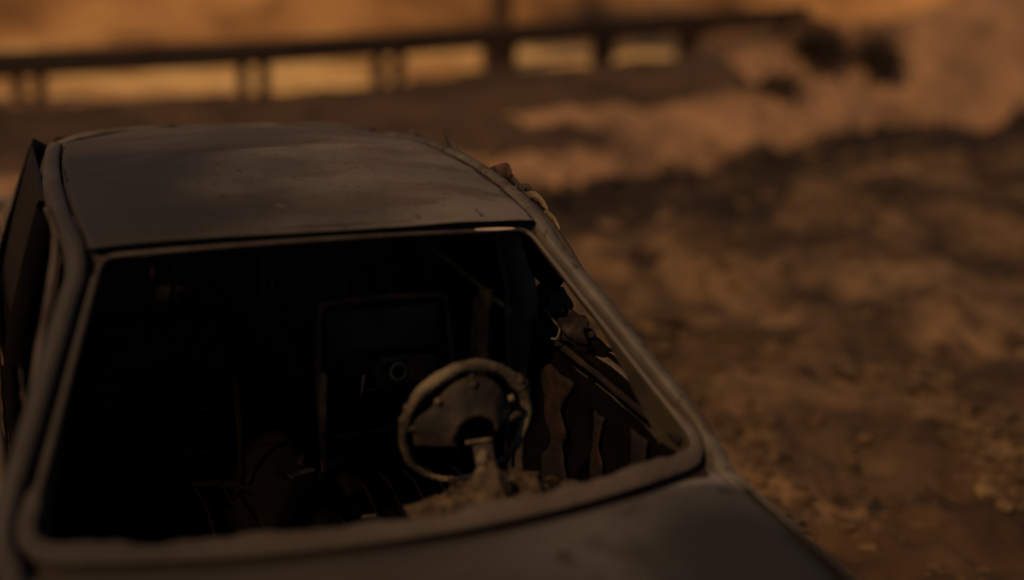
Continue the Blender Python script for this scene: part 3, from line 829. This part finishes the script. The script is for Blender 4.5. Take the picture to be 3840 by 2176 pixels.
# ------------------------------------------------------------------ guard rail
rail = empty('guard_rail', (3, 10.6, 0))
tag(rail, 'low dark steel guard rail on paired posts along the far side of the bank', 'guard rail')
rp = [(-7, 10.2, .05), (-3, 10.3, .16), (.67, 10.4, .293), (1.87, 10.4, .35), (3.6, 10.62, .42), (5.6, 10.9, .515), (8.7, 11.5, .61), (9.6, 11.7, .64)]
P = [Vector(p) - rail.location for p in catmull(rp, 8)]
prof = [(-.02, -.125), (-.05, -.095), (-.05, -.035), (-.015, -.008), (-.015, .008), (-.05, .035), (-.05, .095), (-.02, .125), (.02, .125), (.02, -.125)]
vs = []; N = len(P)
for i, p in enumerate(P):
    t = (P[min(i + 1, N - 1)] - P[max(i - 1, 0)]).normalized(); sd = Vector((0, 0, 1)).cross(t).normalized(); up = t.cross(sd)
    for (a, h) in prof: vs.append(p + sd * a + Vector((0, 0, 1)) * h)
m = len(prof)
fs = [(i * m + k, i * m + (k + 1) % m, (i + 1) * m + (k + 1) % m, (i + 1) * m + k) for i in range(N - 1) for k in range(m)]
fs += [tuple(range(m)), tuple((N - 1) * m + k for k in range(m - 1, -1, -1))]
new_obj('beam', vs, fs, M_RAIL, rail, smooth=False)
def rail_z(x): return float(np.interp(x, [p[0] for p in rp], [p[2] for p in rp]))
def rail_y(x): return float(np.interp(x, [p[0] for p in rp], [p[1] for p in rp]))
for px, w in ((-5.8, .07), (-5.6, .07), (-4.0, .07), (-3.8, .07), (-2.3, .07), (-2.1, .07), (-.35, .07), (-.15, .07),
              (1.80, .075), (2.02, .075), (3.30, .075), (3.54, .075), (4.72, .08), (4.95, .08), (6.17, .10), (6.33, .10), (7.50, .10), (7.66, .10), (9.2, .1)):
    y = rail_y(px); top = rail_z(px) - .11
    bz = -.55
    bevel(new_obj('post', *box_data(Vector((px, y + .045, (top + bz) / 2)) - rail.location, (w + .035, .12, top - bz)), M_RAIL, rail, smooth=False), .008, 1)

# ------------------------------------------------------------------ tree, brush
def branch_data(p0, d, L, r, depth, rnd, items, tips):
    pts = [p0]; p = p0.copy(); dd = d.normalized()
    n = 6
    for k in range(n):
        dd = (dd + Vector((rnd.uniform(-.18, .18), rnd.uniform(-.18, .18), rnd.uniform(-.06, .14)))).normalized()
        p = p + dd * L / n; pts.append(p.copy())
    items.append(tube_data(pts, [r * (1 - .65 * k / n) for k in range(n + 1)], 6))
    tips.append(p.copy())
    if depth:
        for k in range(3 if depth > 1 else 4):
            q = pts[rnd.randint(2, n)]
            a = rnd.uniform(0, 6.28)
            nd = (dd + Vector((math.cos(a), math.sin(a), rnd.uniform(-.1, .7))) * .9).normalized()
            branch_data(q, nd, L * rnd.uniform(.5, .7), r * .5, depth - 1, rnd, items, tips)

def leaves_data(tips, rnd, n, spread, size):
    V, F = [], []
    for _ in range(n):
        t = rnd.choice(tips) + Vector((rnd.gauss(0, spread), rnd.gauss(0, spread), rnd.gauss(0, spread)))
        a = Vector((rnd.uniform(-1, 1), rnd.uniform(-1, 1), rnd.uniform(-1, 1))).normalized()
        b = a.orthogonal().normalized(); s = size * rnd.uniform(.6, 1.4)
        o = len(V)
        V += [t - a * s, t + b * s * .45, t + a * s, t - b * s * .45]; F.append((o, o + 1, o + 2, o + 3))
    return V, F

def make_tree(loc, label, seed, hgt, r):
    rnd = random.Random(seed)
    t = empty('tree', loc); tag(t, label, 'tree')
    items, tips = [], []
    pts = [Vector((0, 0, -.2)), Vector((.03, 0, hgt * .3)), Vector((.08, .05, hgt * .65)), Vector((.05, .1, hgt))]
    tr = tube_data(catmull(pts, 5), [r * (1.15 - .6 * k / 15) for k in range(16)], 10, wob=.25)
    new_obj('trunk', *tr, M_BARK, t)
    for k in range(7):
        a = k * 2.4
        branch_data(Vector((.06, .07, hgt * rnd.uniform(.6, 1))), Vector((math.cos(a), math.sin(a), .7)), hgt * .42, r * .45, 2, rnd, items, tips)
    new_obj('limbs', *join_data(items), M_BARK, t)
    new_obj('crown', *leaves_data(tips, rnd, 5000, .35, .08), M_LEAF, t, smooth=False)
    return t
make_tree((5.75, 13.2, hz(5.75, 13.2)), 'dark tree trunk rising behind the middle of the guard rail', 3, 4.6, .17)

def make_bush(loc, label, seed, hgt, nl, lean=(0, 0), group=None):
    rnd = random.Random(seed)
    t = empty('bush', loc); tag(t, label, 'bush', group)
    items, tips = [], []
    for k in range(6):
        a = k * 1.05 + rnd.random()
        branch_data(Vector((0, 0, -.08)), Vector((math.cos(a) * .6 + lean[0], math.sin(a) * .4 + lean[1], 1.0)), hgt, .018, 1, rnd, items, tips)
    new_obj('stems', *join_data(items), M_BARK, t)
    new_obj('foliage', *leaves_data(tips, rnd, nl, .11, .045), M_LEAF, t, smooth=False)
    return t
make_bush((8.0, 9.35, hz(8.0, 9.35) - .05), 'dark scrubby bush at the top edge of the slope, left of the corner bush', 11, .30, 1100, (.5, 0))
make_bush((8.62, 9.2, hz(8.62, 9.2) - .05), 'dark scrubby bush leaning towards the top right corner', 12, .30, 1200, (.9, .2))
make_bush((7.15, 8.70, hz(7.15, 8.70) - .04), 'small dark low bush lying alone halfway down the right-hand slope', 14, .13, 350)

# ------------------------------------------------------------------ clods, stones
rnd = random.Random(9)
items = []
def scatter(n, x0, x1, y0, y1, r0, r1, thr):
    for k in range(n):
        x = rnd.uniform(x0, x1); y = rnd.uniform(y0, y1)
        if x < 1.05 and y < 3.2 or x < 2.0 and y < 1.3: continue
        if noise.noise(Vector((x * 1.3, y * 1.3, 5))) + .5 * noise.noise(Vector((x * 4, y * 4, 8))) < thr and rnd.random() < .85: continue
        items.append(((x, y), r0 + (r1 - r0) * rnd.random() ** 3, len(items)))
scatter(5500, .95, 7.5, -1.6, 6.5, .008, .035, .0)
scatter(2600, 1.4, 3.8, .9, 2.9, .008, .040, -.1)
scatter(1400, 2.5, 8.5, 3.0, 8.0, .02, .07, .1)
pos = np.array([i[0] for i in items]); zz = height(pos[:, 0], pos[:, 1])
data = []
for (p, r, k), z in zip(items, zz):
    data.append(lump_data((p[0], p[1], float(z) + r * .15), r, k, 1, (rnd.uniform(.8, 1.9), rnd.uniform(.8, 1.7), rnd.uniform(.35, .75)), .9))
cl = new_obj('clods', *join_data(data), M_CLOD, None, smooth=False)
tag(cl, 'loose crumbly clods and chips strewn over the soil beside the car', None, None, 'stuff')
def stone(x, y, r, label, mat, seed, sq=(1.2, 1, .7)):
    v, f = lump_data((0, 0, 0), r, seed, 3, sq, .55)
    o = new_obj('stone', v, f, mat); o.location = (x, y, hz(x, y) + r * .30)
    tag(o, label, 'stone'); return o
stone(2.43, 1.14, .032, 'small black stone on bare soil near the right edge, beside the bonnet', M_DARKSTONE, 2)
